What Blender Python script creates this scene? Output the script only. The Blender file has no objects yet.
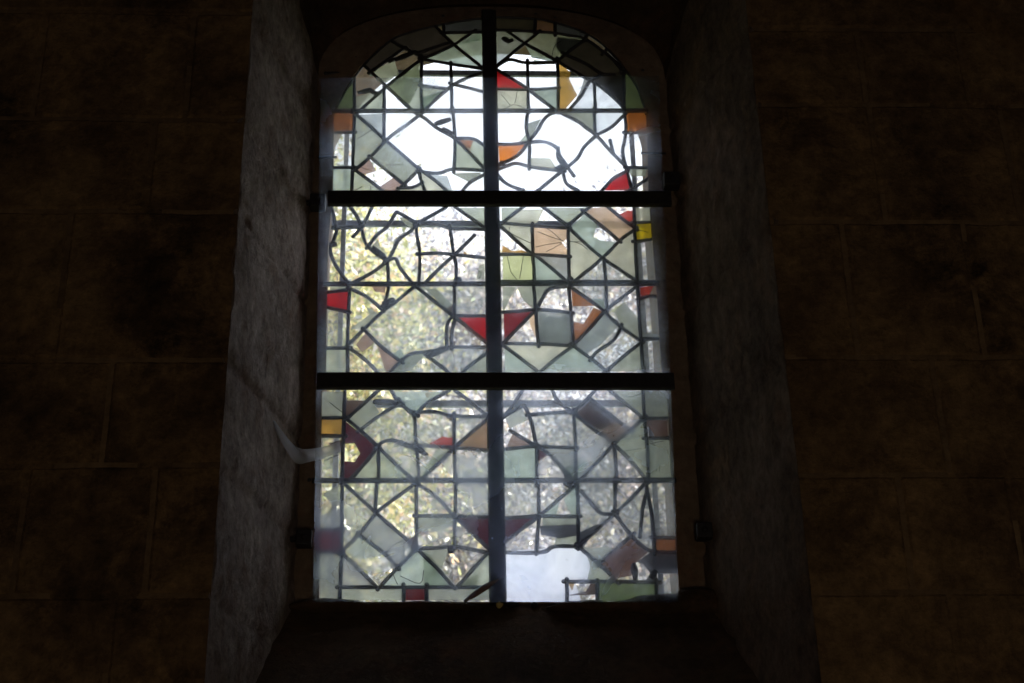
import bpy, bmesh, math, random
import numpy as np
from mathutils import Vector, Matrix, noise
from mathutils.geometry import delaunay_2d_cdt, tessellate_polygon

sc = bpy.context.scene
C = sc.collection
random.seed(7)
PI = math.pi

# ------------------------------------------------------------------ camera
F = 1593.0                       # focal length in pixels of the 1024 px wide frame
up = Vector((-67.0, 3041.0, -F)).normalized()
rt = Vector((37900.0, 0.0, -F)).normalized()
rt = (rt - up * rt.dot(up)).normalized()
dp = up.cross(rt)                # world Y (into the wall) seen from the camera
R = Matrix((rt, dp, up))         # camera -> world rotation
def ray(u, v): return R @ Vector((u - 512.0, 341.5 - v, -F))
d0 = ray(492, 385)
CAM = Vector((0, 0, 4.30)) - d0 * (5.05 / d0.y)      # the window stands in the plane y = 0
def P(u, v, Y=0.0):
    d = ray(u, v); t = (Y - CAM.y) / d.y
    return CAM + d * t
def P2(u, v, Y=0.0):
    p = P(u, v, Y); return (p.x, p.z)
cd = bpy.data.cameras.new('camera'); cam = bpy.data.objects.new('camera', cd); C.objects.link(cam)
cd.sensor_width = 36; cd.lens = F / 1024 * 36
M4 = R.to_4x4(); M4.translation = CAM; cam.matrix_world = M4
cd.dof.use_dof = True; cd.dof.focus_distance = 5.1; cd.dof.aperture_fstop = 5.0
cd.clip_end = 300
sc.camera = cam

# ------------------------------------------------------------------ light
sc.view_settings.view_transform = 'Standard'; sc.view_settings.look = 'None'
sc.view_settings.gamma = 1; sc.view_settings.use_curve_mapping = False
sc.view_settings.exposure = 0.0
sc.cycles.use_denoising = True
sc.cycles.max_bounces = 10; sc.cycles.transparent_max_bounces = 48
sc.cycles.diffuse_bounces = 4; sc.cycles.transmission_bounces = 8
sc.cycles.sample_clamp_indirect = 4.0

w = bpy.data.worlds.new('sky'); sc.world = w; w.use_nodes = True
nt = w.node_tree; nt.nodes.clear()
wo = nt.nodes.new('ShaderNodeOutputWorld'); bg = nt.nodes.new('ShaderNodeBackground')
tc = nt.nodes.new('ShaderNodeTexCoord'); sx = nt.nodes.new('ShaderNodeSeparateXYZ')
mr = nt.nodes.new('ShaderNodeMapRange'); mr.inputs['From Min'].default_value = -0.1; mr.inputs['From Max'].default_value = 0.8
cr = nt.nodes.new('ShaderNodeValToRGB')
cr.color_ramp.elements[0].color = (0.95, 0.93, 0.96, 1); cr.color_ramp.elements[1].color = (0.82, 0.90, 1.0, 1)
nt.links.new(tc.outputs['Generated'], sx.inputs[0]); nt.links.new(sx.outputs['Z'], mr.inputs['Value'])
nt.links.new(mr.outputs[0], cr.inputs[0]); nt.links.new(cr.outputs[0], bg.inputs['Color'])
# the hazy sky is brightest around the sun, which stands on the church's side to the right
SUN = Vector((0.78, -0.32, 0.53)).normalized()
vd = nt.nodes.new('ShaderNodeVectorMath'); vd.operation = 'DOT_PRODUCT'; vd.inputs[1].default_value = SUN
ms = nt.nodes.new('ShaderNodeValToRGB'); ms.color_ramp.elements[0].position = 0.0; ms.color_ramp.elements[0].color = (0.20, 0.20, 0.20, 1)
ms.color_ramp.elements[1].position = 1.0; ms.color_ramp.elements[1].color = (1, 1, 1, 1)
e = ms.color_ramp.elements.new(0.56); e.color = (0.20, 0.20, 0.20, 1)
mm = nt.nodes.new('ShaderNodeMath'); mm.operation = 'MULTIPLY_ADD'; mm.inputs[1].default_value = 0.5; mm.inputs[2].default_value = 0.5
ml = nt.nodes.new('ShaderNodeMath'); ml.operation = 'MULTIPLY'; ml.inputs[1].default_value = 8.5
nt.links.new(tc.outputs['Generated'], vd.inputs[0]); nt.links.new(vd.outputs['Value'], mm.inputs[0]); nt.links.new(mm.outputs[0], ms.inputs[0])
nt.links.new(ms.outputs[0], ml.inputs[0]); nt.links.new(ml.outputs[0], bg.inputs['Strength'])
nt.links.new(bg.outputs[0], wo.inputs[0])

sd = bpy.data.lights.new('sun', 'SUN'); sun = bpy.data.objects.new('sun', sd); C.objects.link(sun)
sd.energy = 9.0; sd.angle = math.radians(1.0); sd.color = (1, 0.93, 0.78)
sun.rotation_euler = (-SUN).to_track_quat('-Z', 'Y').to_euler()

def area(name, loc, target, size, energy, col):
    l = bpy.data.lights.new(name, 'AREA'); o = bpy.data.objects.new(name, l); C.objects.link(o)
    l.size = size; l.energy = energy; l.color = col; o.location = loc
    o.rotation_euler = (Vector(target) - Vector(loc)).to_track_quat('-Z', 'Y').to_euler()
    return o
area('nave_lamp_light', (0.5, -6.4, 0.5), (1.0, -0.6, 3.2), 1.2, 25.0, (1.0, 0.79, 0.55))
area('cool_fill_light', (2.2, -8.2, 5.2), (-0.5, 0.0, 4.0), 1.0, 5.0, (0.80, 0.86, 1.0))  # unseen dim cool fill light, high behind the camera

# ------------------------------------------------------------------ materials
def mat(name):
    m = bpy.data.materials.new(name); m.use_nodes = True; m.node_tree.nodes.clear()
    t = m.node_tree; o = t.nodes.new('ShaderNodeOutputMaterial'); return m, t, o
def noise_node(t, scale, detail=6, rough=0.6, vec=None, dist=0.0):
    n = t.nodes.new('ShaderNodeTexNoise'); n.inputs['Scale'].default_value = scale
    n.inputs['Detail'].default_value = detail; n.inputs['Roughness'].default_value = rough
    n.inputs['Distortion'].default_value = dist
    if vec is not None: t.links.new(vec, n.inputs['Vector'])
    return n
def ramp(t, src, stops):
    r = t.nodes.new('ShaderNodeValToRGB'); e = r.color_ramp.elements
    while len(e) < len(stops): e.new(0.5)
    for i, (p, c) in enumerate(stops): e[i].position = p; e[i].color = (*c, 1)
    t.links.new(src, r.inputs[0]); return r
def mixc(t, a, b, fac, mode='MIX'):
    m = t.nodes.new('ShaderNodeMix'); m.data_type = 'RGBA'; m.blend_type = mode
    for s, i in ((fac, 0), (a, 6), (b, 7)):
        if isinstance(s, (int, float)): m.inputs[i].default_value = s
        elif isinstance(s, tuple): m.inputs[i].default_value = (*s, 1)
        else: t.links.new(s, m.inputs[i])
    return m.outputs[2]
def stone(name, stops, patch, streak=(1, 1, 1), bump=0.5, rough=0.95, sc1=3.0, sc2=22.0, pit=0.5):
    m, t, o = mat(name); b = t.nodes.new('ShaderNodeBsdfPrincipled')
    g = t.nodes.new('ShaderNodeTexCoord'); mp = t.nodes.new('ShaderNodeMapping'); mp.inputs['Scale'].default_value = streak
    t.links.new(g.outputs['Object'], mp.inputs[0]); v = mp.outputs[0]
    n1 = noise_node(t, sc1, 8, 0.65, v, 0.15); r1 = ramp(t, n1.outputs[0], stops)
    n2 = noise_node(t, sc1 * 1.4, 10, 0.75, v, 0.25); r2 = ramp(t, n2.outputs[0], [(0.50, (0, 0, 0)), (0.68, (1, 1, 1))])
    c = mixc(t, r1.outputs[0], patch, r2.outputs[0])
    n3 = noise_node(t, sc2, 8, 0.75, v); r3 = ramp(t, n3.outputs[0], [(0.30, (pit, pit, pit)), (0.65, (1.1, 1.1, 1.1))])
    c = mixc(t, c, r3.outputs[0], 0.8, 'MULTIPLY')
    t.links.new(c, b.inputs['Base Color']); b.inputs['Roughness'].default_value = rough
    b.inputs['Specular IOR Level'].default_value = 0.15
    bp = t.nodes.new('ShaderNodeBump'); bp.inputs['Strength'].default_value = bump; bp.inputs['Distance'].default_value = 0.02
    a = t.nodes.new('ShaderNodeMath'); a.operation = 'ADD'
    t.links.new(n3.outputs[0], a.inputs[0]); t.links.new(n2.outputs[0], a.inputs[1]); t.links.new(a.outputs[0], bp.inputs['Height'])
    t.links.new(bp.outputs[0], b.inputs['Normal']); t.links.new(b.outputs[0], o.inputs[0]); return m
M = {}
M['wall'] = stone('ashlar_stone', [(0.33, (0.05, 0.032, 0.022)), (0.5, (0.18, 0.115, 0.062)), (0.68, (0.32, 0.21, 0.105))], (0.36, 0.23, 0.11), bump=0.9, sc1=2.6, pit=0.3)
M['mortar'] = stone('lime_mortar', [(0.3, (0.12, 0.078, 0.045)), (0.7, (0.24, 0.16, 0.088))], (0.26, 0.18, 0.10), bump=0.5)
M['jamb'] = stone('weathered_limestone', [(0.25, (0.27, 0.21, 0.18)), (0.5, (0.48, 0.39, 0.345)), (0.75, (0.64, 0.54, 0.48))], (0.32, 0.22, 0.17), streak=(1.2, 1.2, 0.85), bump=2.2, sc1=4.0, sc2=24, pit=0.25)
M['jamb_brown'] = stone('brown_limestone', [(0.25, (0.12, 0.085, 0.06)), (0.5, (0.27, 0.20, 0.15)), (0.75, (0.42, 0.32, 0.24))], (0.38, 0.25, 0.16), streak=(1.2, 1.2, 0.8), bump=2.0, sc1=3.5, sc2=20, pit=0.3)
M['rebate'] = stone('mortar_fillet', [(0.3, (0.13, 0.095, 0.07)), (0.7, (0.27, 0.20, 0.145))], (0.20, 0.12, 0.08), bump=0.6, sc1=5)
M['shaded'] = stone('shaded_stone', [(0.3, (0.045, 0.030, 0.022)), (0.7, (0.12, 0.08, 0.05))], (0.13, 0.07, 0.04), bump=1.0, sc1=3.5)  # darker stone copy: shade put into the colour of soffit, sill, mortar bed
M['plain'] = stone('nave_stone', [(0.3, (0.12, 0.08, 0.05)), (0.7, (0.24, 0.16, 0.10))], (0.2, 0.14, 0.09), bump=0.3)
M['soil'] = stone('meadow_ground', [(0.3, (0.06, 0.08, 0.03)), (0.7, (0.16, 0.18, 0.07))], (0.14, 0.12, 0.06), bump=0.3, sc1=0.6, sc2=9)

def simple(name, col, rough=0.6, metal=0.0, nscale=30, var=0.5, bump=0.2):
    m, t, o = mat(name); b = t.nodes.new('ShaderNodeBsdfPrincipled'); g = t.nodes.new('ShaderNodeTexCoord')
    n = noise_node(t, nscale, 6, 0.65, g.outputs['Object'])
    r = ramp(t, n.outputs[0], [(0.3, tuple(c * (1 - var) for c in col)), (0.7, tuple(min(1, c * (1 + var)) for c in col))])
    t.links.new(r.outputs[0], b.inputs['Base Color']); b.inputs['Roughness'].default_value = rough; b.inputs['Metallic'].default_value = metal
    bp = t.nodes.new('ShaderNodeBump'); bp.inputs['Strength'].default_value = bump; bp.inputs['Distance'].default_value = 0.004
    t.links.new(n.outputs[0], bp.inputs['Height']); t.links.new(bp.outputs[0], b.inputs['Normal'])
    t.links.new(b.outputs[0], o.inputs[0]); return m
M['iron'] = simple('wrought_iron', (0.022, 0.020, 0.022), 0.7, 0.3)
M['lead'] = simple('lead_came', (0.045, 0.045, 0.052), 0.55, 0.4)
M['guard'] = simple('galvanised_guard', (0.38, 0.45, 0.62), 0.6, 0.1)
M['bark'] = simple('bark', (0.10, 0.085, 0.075), 0.95, 0.0, 14, 0.5, 0.8)
M['crack'] = simple('crack_grime', (0.02, 0.02, 0.02), 0.9)
M['dryleaf'] = simple('dry_leaf', (0.16, 0.08, 0.04), 0.8)
M['ochre'] = simple('ochre_chip', (0.42, 0.33, 0.12), 0.8)
M['whitechip'] = simple('pale_chip', (0.6, 0.58, 0.62), 0.8)
M['blackchip'] = simple('black_chip', (0.012, 0.012, 0.012), 0.8)

GLASS = {}
def glass(key, name, col, diff=0.45, gloss=0.04, mott=0.25, label=None):
    """old rolled glass: part clear, part scattering, mottled in its own colour"""
    m, t, o = mat(name); g = t.nodes.new('ShaderNodeTexCoord')
    n = noise_node(t, 18, 5, 0.6, g.outputs['Object'])
    r = ramp(t, n.outputs[0], [(0.3, tuple(c * (1 - mott) for c in col)), (0.7, col)])
    tr = t.nodes.new('ShaderNodeBsdfTransparent'); tl = t.nodes.new('ShaderNodeBsdfTranslucent')
    gl = t.nodes.new('ShaderNodeBsdfGlossy'); gl.inputs['Roughness'].default_value = 0.15
    t.links.new(r.outputs[0], tr.inputs[0]); t.links.new(r.outputs[0], tl.inputs[0])
    a = t.nodes.new('ShaderNodeMixShader'); a.inputs[0].default_value = diff
    t.links.new(tr.outputs[0], a.inputs[1]); t.links.new(tl.outputs[0], a.inputs[2])
    b = t.nodes.new('ShaderNodeMixShader'); b.inputs[0].default_value = gloss
    t.links.new(a.outputs[0], b.inputs[1]); t.links.new(gl.outputs[0], b.inputs[2])
    t.links.new(b.outputs[0], o.inputs[0]); GLASS[key] = (m, label or name.replace('_', ' ')); return m
# a pane is a solid, so light passes two faces: colours are the square roots of the tint
def sq(*c): return tuple(math.sqrt(x) for x in c)
glass('g', 'pale_green_glass', sq(0.58, 0.63, 0.52), 0.40)
glass('ol', 'olive_green_glass', sq(0.20, 0.27, 0.12), 0.30)
glass('aq', 'pale_aqua_glass', sq(0.56, 0.66, 0.60), 0.45)
glass('gr', 'grey_green_glass', sq(0.44, 0.47, 0.40), 0.40)
glass('gy', 'grey_glass', sq(0.50, 0.52, 0.51), 0.35)
glass('cr', 'cream_glass', sq(0.80, 0.79, 0.66), 0.55)
glass('wh', 'clear_glass', sq(0.80, 0.83, 0.84), 0.10, mott=0.1)
glass('pw', 'pale_white_glass', sq(0.60, 0.65, 0.66), 0.30)
glass('yg', 'yellow_green_glass', sq(0.80, 0.85, 0.48), 0.50)
glass('pe', 'peach_glass', sq(0.90, 0.64, 0.46), 0.50)
glass('pk', 'dusty_pink_glass', sq(0.42, 0.29, 0.25), 0.35)
glass('ta', 'tan_glass', sq(0.40, 0.26, 0.17), 0.35)
glass('or', 'orange_glass', sq(0.90, 0.27, 0.04), 0.35)
glass('om', 'amber_glass', sq(0.62, 0.36, 0.09), 0.35)
glass('ob', 'burnt_orange_glass', sq(0.42, 0.15, 0.04), 0.40)
glass('ye', 'golden_yellow_glass', sq(1.0, 0.74, 0.01), 0.40)
glass('rd', 'red_glass', sq(0.55, 0.015, 0.02), 0.35)
glass('dk', 'dim_red_glass', sq(0.12, 0.012, 0.012), 0.35)
glass('dr', 'dark_red_glass', sq(0.24, 0.012, 0.014), 0.45)
glass('ro', 'orange_red_glass', sq(0.65, 0.06, 0.03), 0.35)
glass('ma', 'maroon_glass', sq(0.065, 0.008, 0.014), 0.45)
glass('br', 'brown_glass', sq(0.08, 0.045, 0.03), 0.6)
glass('db', 'dark_dirty_glass', sq(0.035, 0.028, 0.024), 0.7)
glass('dg', 'dark_grey_glass', sq(0.055, 0.055, 0.065), 0.7)
glass('dp', 'dark_pink_brown_glass', sq(0.16, 0.085, 0.06), 0.5)

# ------------------------------------------------------------------ mesh helpers
def obj(name, verts, faces, m, parent=None, mi=None, smooth=False):
    me = bpy.data.meshes.new(name); me.from_pydata([tuple(v) for v in verts], [], faces)
    for x in (m if isinstance(m, (list, tuple)) else [m]): me.materials.append(x)
    if mi is not None: me.polygons.foreach_set('material_index', mi)
    if smooth: me.polygons.foreach_set('use_smooth', [True] * len(me.polygons))
    me.update()
    o = bpy.data.objects.new(name, me); C.objects.link(o)
    if parent is not None: o.parent = parent; o.matrix_parent_inverse = Matrix.Translation(parent.location).inverted()
    return o
def fix_normals(o):
    bm = bmesh.new(); bm.from_mesh(o.data); bmesh.ops.recalc_face_normals(bm, faces=bm.faces); bm.to_mesh(o.data); bm.free(); return o
def bevel(o, wdt, seg=2):
    b = o.modifiers.new('bevel', 'BEVEL'); b.width = wdt; b.segments = seg; b.limit_method = 'ANGLE'; return o
def empty(name, loc, label, cat, group=None):
    o = bpy.data.objects.new(name, None); C.objects.link(o); o.location = loc; o.empty_display_size = 0.1
    o['label'] = label; o['category'] = cat
    if group: o['group'] = group
    return o
def tag(o, label, cat, group=None, kind=None):
    o['label'] = label; o['category'] = cat
    if group: o['group'] = group
    if kind: o['kind'] = kind
    return o
def structure(o, label, cat):
    o['kind'] = 'structure'; o['label'] = label; o['category'] = cat; return o
class Buf:
    def __init__(s): s.v = []; s.f = []
    def add(s, v, f):
        k = len(s.v); s.v += [tuple(x) for x in v]; s.f += [tuple(i + k for i in q) for q in f]
    def box(s, x0, x1, y0, y1, z0, z1):
        s.add([(x0, y0, z0), (x1, y0, z0), (x1, y1, z0), (x0, y1, z0), (x0, y0, z1), (x1, y0, z1), (x1, y1, z1), (x0, y1, z1)],
              [(0, 3, 2, 1), (4, 5, 6, 7), (0, 1, 5, 4), (1, 2, 6, 5), (2, 3, 7, 6), (3, 0, 4, 7)])
    def sweep(s, pts, prof, ref=Vector((0, 1, 0)), closed=False, scales=None):
        """prof: list of (a, b): a across the path in the window plane, b along ref"""
        n = len(pts); rings = []; pts = [Vector(p) for p in pts]
        for i, p in enumerate(pts):
            d = (pts[min(i + 1, n - 1)] - pts[max(i - 1, 0)]).normalized()
            a = d.cross(ref)
            a = a.normalized() if a.length > 1e-5 else Vector((1, 0, 0))
            b = a.cross(d).normalized(); k = 1 if scales is None else scales[i]
            rings.append([p + a * q[0] * k + b * q[1] * k for q in prof])
        m = len(prof); v = [q for r in rings for q in r]; f = []
        for i in range(n - 1):
            for j in range(m):
                f.append((i * m + j, i * m + (j + 1) % m, (i + 1) * m + (j + 1) % m, (i + 1) * m + j))
        f.append(tuple(range(m))[::-1]); f.append(tuple((n - 1) * m + j for j in range(m)))
        s.add(v, f)
    def blob(s, c, rx, ry, rz, nu=8, nv=5):
        v = [(c[0], c[1], c[2] - rz)]; f = []
        for i in range(1, nv):
            t = -PI / 2 + PI * i / nv
            for j in range(nu):
                a = 2 * PI * j / nu; v.append((c[0] + rx * math.cos(t) * math.cos(a), c[1] + ry * math.cos(t) * math.sin(a), c[2] + rz * math.sin(t)))
        v.append((c[0], c[1], c[2] + rz)); L = len(v) - 1
        for j in range(nu): f.append((0, 1 + (j + 1) % nu, 1 + j))
        for i in range(nv - 2):
            for j in range(nu):
                a = 1 + i * nu + j; b = 1 + i * nu + (j + 1) % nu; f.append((a, b, b + nu, a + nu))
        k = 1 + (nv - 2) * nu
        for j in range(nu): f.append((k + j, k + (j + 1) % nu, L))
        s.add(v, f)
    def build(s, name, m, parent=None, smooth=False): return fix_normals(obj(name, s.v, s.f, m, parent, None, smooth))
def ellipse(a, b, n=8): return [(a * math.cos(2 * PI * i / n + PI / n), b * math.sin(2 * PI * i / n + PI / n)) for i in range(n)]
def resample(pts, step):
    out = [Vector(pts[0])]
    for p, q in zip(pts, pts[1:]):
        p, q = Vector(p), Vector(q); n = max(1, int(math.ceil((q - p).length / step)))
        out += [p.lerp(q, i / n) for i in range(1, n + 1)]
    return out
def catmull(pts, k=5):
    if len(pts) < 3: return [tuple(p) for p in pts]
    P_ = [np.array(p, float) for p in pts]; P_ = [2 * P_[0] - P_[1]] + P_ + [2 * P_[-1] - P_[-2]]; out = []
    for i in range(1, len(P_) - 2):
        a, b, c, d = P_[i - 1:i + 3]
        for j in range(k):
            t = j / k; out.append(tuple(0.5 * (2 * b + (c - a) * t + (2 * a - 5 * b + 4 * c - d) * t * t + (3 * b - a - 3 * c + d) * t ** 3)))
    out.append(tuple(P_[-2])); return out

# ------------------------------------------------------------------ the niche in the wall
D = 0.62                          # depth from the room's wall face to the glass
def inter(px_list): return [P2(*p) for p in px_list]
# outline of the glazing (left foot, up, arch, down to the right foot), read off the photo in the window plane
GL = [(319, 603), (320, 560), (322, 395), (326, 375), (328, 250), (333, 191), (334, 112)]
ARCH = [(334, 112), (338, 104), (346, 90), (357, 73), (370, 58), (391, 40), (408, 33), (426, 28), (452, 22.5), (480, 18.5), (497, 17), (536, 19), (567, 26), (585, 33), (601, 43), (616, 58), (627, 72), (637, 86), (644, 104), (646, 112)]
GR = [(646, 112), (648, 190), (656, 290), (661, 370), (667, 390), (671, 480), (675, 540), (680, 603)]
glz = [P2(*p) for p in GL[:-1]] + [p for p in catmull([P2(*p) for p in ARCH], 4)] + [P2(*p) for p in GR[1:]]
# rebate outline: where the splayed jambs start
xl0, zs0 = P2(318, 76); xr0, _ = P2(665, 76)
zb0 = P2(500, 603)[1]
ztop0 = P2(489, 4)[1]
xl1 = P2(229, 341, -D)[0]; xr1 = P2(783, 341, -D)[0]
zs1 = P2(270, -150, -D)[1]; zb1 = P2(500, 800, -D)[1]; ztop1 = zs1 + 0.42
XW = 3.8; ZT = 8.6
def zz(u, v): return P2(u, v, -D)[1]
def xx(u, v): return P2(u, v, -D)[0]
LC = [zz(100, y) for y in (830, 714, 596, 465, 360, 211, 119, 12, -120, -260)]
RC = [zz(900, y) for y in (820, 705, 592, 475, 357, 222, 105, 30, -110, -250)]
NJ = 110
def outline(xl, xr, zb, zs, zt, n=26):
    o = [(xl, zb + (zs - zb) * i / NJ) for i in range(NJ)]
    xc = (xl + xr) / 2; a = (xr - xl) / 2
    for i in range(n + 1):
        t = PI - PI * i / n
        cx, sz = math.cos(t), math.sin(t)
        o.append((xc + a * math.copysign(abs(cx) ** 0.85, cx), zs + (zt - zs) * abs(sz) ** 0.85))
    o += [(xr, zs + (zb - zs) * i / NJ) for i in range(1, NJ + 1)]
    m = 16
    o += [(xr + (xl - xr) * i / m, zb) for i in range(1, m)]
    return o
O0 = outline(xl0, xr0, zb0, zs0, ztop0); O1 = outline(xl1, xr1, zb1, zs1, ztop1)
nO = len(O0); NL = NJ + 27 + NJ
def rough(p, amp, s=9.0): return noise.noise(Vector(p) * s) * amp + noise.noise(Vector(p) * s * 3.1) * amp * 0.5
K = 22; v = []; f = []; mi = []
for k in range(K + 1):
    t = k / K
    for i in range(nO):
        x = O0[i][0] + (O1[i][0] - O0[i][0]) * t; z = O0[i][1] + (O1[i][1] - O0[i][1]) * t; y = -D * t
        e = 0.006 + 0.010 * (t > 0.9)
        nx = rough((x, y, z), e) + rough((z, y, x), 0.004, 31.0)
        if i < NJ or NJ + 27 <= i < NL:
            zj = z + 0.012 * noise.noise(Vector((y * 9, z * 5, 1.0)))
            if min(abs(zj - q) for q in (LC if x < 0 else RC)) < 0.014: nx -= 0.011
        v.append((x + nx * (1 if x < 0 else -1), y, z + rough((z, x, y), 0.006)))
for k in range(K):
    for i in range(nO):
        j = (i + 1) % nO; f.append((k * nO + i, k * nO + j, (k + 1) * nO + j, (k + 1) * nO + i))
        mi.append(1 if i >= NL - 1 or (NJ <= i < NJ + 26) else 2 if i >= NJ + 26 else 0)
for i in range(nO):
    x, z = O1[i]; v.append((x + (-0.05 if i < NJ else 0.05 if NJ + 27 <= i < NL else 0), -D + 0.012, z))
for i in range(nO):
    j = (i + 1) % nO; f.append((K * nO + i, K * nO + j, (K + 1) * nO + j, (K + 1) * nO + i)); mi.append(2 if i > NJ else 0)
o = fix_normals(obj('trim_1', v, f, [M['jamb'], M['shaded'], M['jamb_brown']], None, mi))
structure(o, 'splayed stone reveal with rough pale jambs around the stained glass window', 'window reveal')

# rebate: mortar fillet between the glass and the reveal, and the stone behind it out to the weather side
def ring(outer, inner, yo, yi):
    """triangles between two outlines (each a closed loop of (x,z))"""
    vs = [(x, yo, z) for x, z in outer] + [(x, yi, z) for x, z in inner]; n = len(outer)
    vv = [Vector((x, z)) for x, z in outer] + [Vector((x, z)) for x, z in inner]
    ed = [(i, (i + 1) % n) for i in range(n)] + [(n + i, n + (i + 1) % len(inner)) for i in range(len(inner))]
    r = delaunay_2d_cdt(vv, ed, [], 0, 1e-6)
    inn = [Vector((x, z)) for x, z in inner]
    def inside(p, poly):
        c = False; j = len(poly) - 1
        for i in range(len(poly)):
            if (poly[i][1] > p[1]) != (poly[j][1] > p[1]) and p[0] < (poly[j][0] - poly[i][0]) * (p[1] - poly[i][1]) / (poly[j][1] - poly[i][1]) + poly[i][0]: c = not c
            j = i
        return c
    ov, _, of, omap = r[0], r[1], r[2], r[3]
    V = []
    for i, p in enumerate(ov):
        src = omap[i]; y = yo if (src and min(src) < n) else yi
        V.append((p.x, y, p.y))
    Fc = []
    for t in of:
        c = (ov[t[0]] + ov[t[1]] + ov[t[2]]) / 3
        if inside(c, outer) and not inside(c, inner): Fc.append(tuple(t))
    return V, Fc
b = Buf()
g_in = [(x, z) for x, z in glz]
b.add(*ring([(x + (0.012 if x > 0 else -0.012), z - 0.01) for x, z in O0], g_in, 0.004, -0.012))
ng = len(glz)
vv = [(x, -0.012, z) for x, z in glz] + [(x, 0.02, z) for x, z in glz] + [(x * 1.03, 0.30, 4.3 + (z - 4.3) * 1.03) for x, z in glz]
ff = []
for r_ in range(2):
    for i in range(ng):
        j = (i + 1) % ng; ff.append((r_ * ng + i, r_ * ng + j, (r_ + 1) * ng + j, (r_ + 1) * ng + i))
b.add(vv, ff)
o = b.build('trim_2', M['rebate']); structure(o, 'rough mortar fillet bedding the stained glass into the stone', 'window rebate')
# weather side of the wall
ext = [(-6, -0.5), (6, -0.5), (6, 9.2), (-6, 9.2)]
V, Fc = ring(ext, [(x * 1.03, 4.3 + (z - 4.3) * 1.03) for x, z in glz], 0.30, 0.30)
o = obj('wall_outside', V, Fc, M['plain']); structure(o, 'outer stone face of the wall around the window', 'wall')

# ------------------------------------------------------------------ ashlar wall, course by course
JW = 0.010
wv, wf, wm = [], [], []
def patch(xs, zs, jx, jz, zfun=None):
    """grid of wall between sorted xs and zs; jx, jz: joint positions"""
    k = len(wv); n = len(xs)
    for j, z in enumerate(zs):
        for x in xs:
            zz = z if zfun is None else zfun(x, z)
            dj = min([abs(x - q) for q in jx] + [9]); dz = min([abs(zz - q) for q in jz] + [9]); d = min(dj, dz)
            y = -D - 0.004 + rough((x, 3.3, zz), 0.007, 4.0) + rough((x, 1.3, zz), 0.004, 17.0)
            if d < JW * 1.3: y += 0.005 + 0.003 * noise.noise(Vector((x * 20, zz * 20, 0)))
            wv.append((x, y, zz))
    for j in range(len(zs) - 1):
        for i in range(n - 1):
            cx = (xs[i] + xs[i + 1]) / 2; cz = (zs[j] + zs[j + 1]) / 2
            if zfun is not None: cz = zfun(cx, cz)
            wf.append((k + j * n + i, k + j * n + i + 1, k + (j + 1) * n + i + 1, k + (j + 1) * n + i))
            d = min([abs(cx - q) for q in jx] + [abs(cz - q) for q in jz] + [9]); wm.append(1 if d < JW * 0.9 and noise.noise(Vector((cx * 3, cz * 3, 2.0))) > -0.15 else 0)
def lines(a, b, js, step):
    s = {round(a, 4), round(b, 4)}; c = a
    for q in js:
        for e in (-JW * 1.6, -JW * 0.8, JW * 0.8, JW * 1.6):
            if a < q + e < b: s.add(round(q + e, 4))
    for i in range(1, int((b - a) / step)): 
        x = a + (b - a) * i / int((b - a) / step)
        if all(abs(x - q) > 0.02 for q in s): s.add(round(x, 4))
    return sorted(s)
LJ = {2: [xx(107, 660)], 3: [xx(20, 530), xx(150, 530)], 4: [xx(107, 410)], 5: [xx(60, 300)], 6: [xx(150, 165)], 7: [xx(40, 60), xx(190, 60)]}
RJ = {2: [xx(956, 640)], 3: [xx(1017, 530), xx(905, 530)], 4: [xx(940, 410)], 5: [xx(974, 290), xx(850, 290)], 6: [xx(877, 160), xx(1010, 160)], 7: [xx(862, 70), xx(964, 70)]}
for side, crs, jd, xa, xb in (('l', LC, LJ, -XW, xl1), ('r', RC, RJ, xr1, XW)):
    cz = [0.0] + crs + [ZT]
    for k in range(len(cz) - 1):
        jx = list(jd.get(k, [])); jx += [(-1 if side == 'l' else 1) * (2.3 + 0.7 * q + 0.3 * (k % 2)) for q in range(2)]
        patch(lines(xa, xb, jx, 0.035 if 2 <= k <= 9 else 0.2), lines(cz[k], cz[k + 1], [cz[k], cz[k + 1]], 0.035 if 2 <= k <= 9 else 0.2), jx, [cz[k], cz[k + 1]])
patch(lines(xl1, xr1, [], 0.08), lines(0, zb1, [], 0.15), [], [zb1 - 0.35, zb1 - 0.75])
def archz(x):
    xc = (xl1 + xr1) / 2; a = (xr1 - xl1) / 2; q = min(1.0, abs(x - xc) / a) ** (1 / 0.85)
    return zs1 + (ztop1 - zs1) * max(0.0, 1 - q * q) ** 0.425
patch([xl1 + (xr1 - xl1) * i / 60 for i in range(61)], [i / 12 for i in range(13)], [], [], lambda x, t: archz(x) + (ZT - archz(x)) * t)
o = fix_normals(obj('wall_north', wv, wf, [M['wall'], M['mortar']], None, wm))
structure(o, 'dark wall of large squared stone blocks on both sides of the window', 'wall')

# the wall rib of the vault in the upper right corner
b = Buf(); pts = [P(u, v_, -D - 0.03) for u, v_ in catmull([(870, -120), (930, -30), (985, 14), (1040, 42), (1110, 66), (1200, 84)], 5)]
b.sweep(pts, [(0.075, 0.06), (0.035, -0.07), (-0.035, -0.07), (-0.075, 0.06)])
o = b.build('trim_3', M['wall']); structure(o, 'stone wall rib of the vault in the upper corner', 'vault rib')

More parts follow.
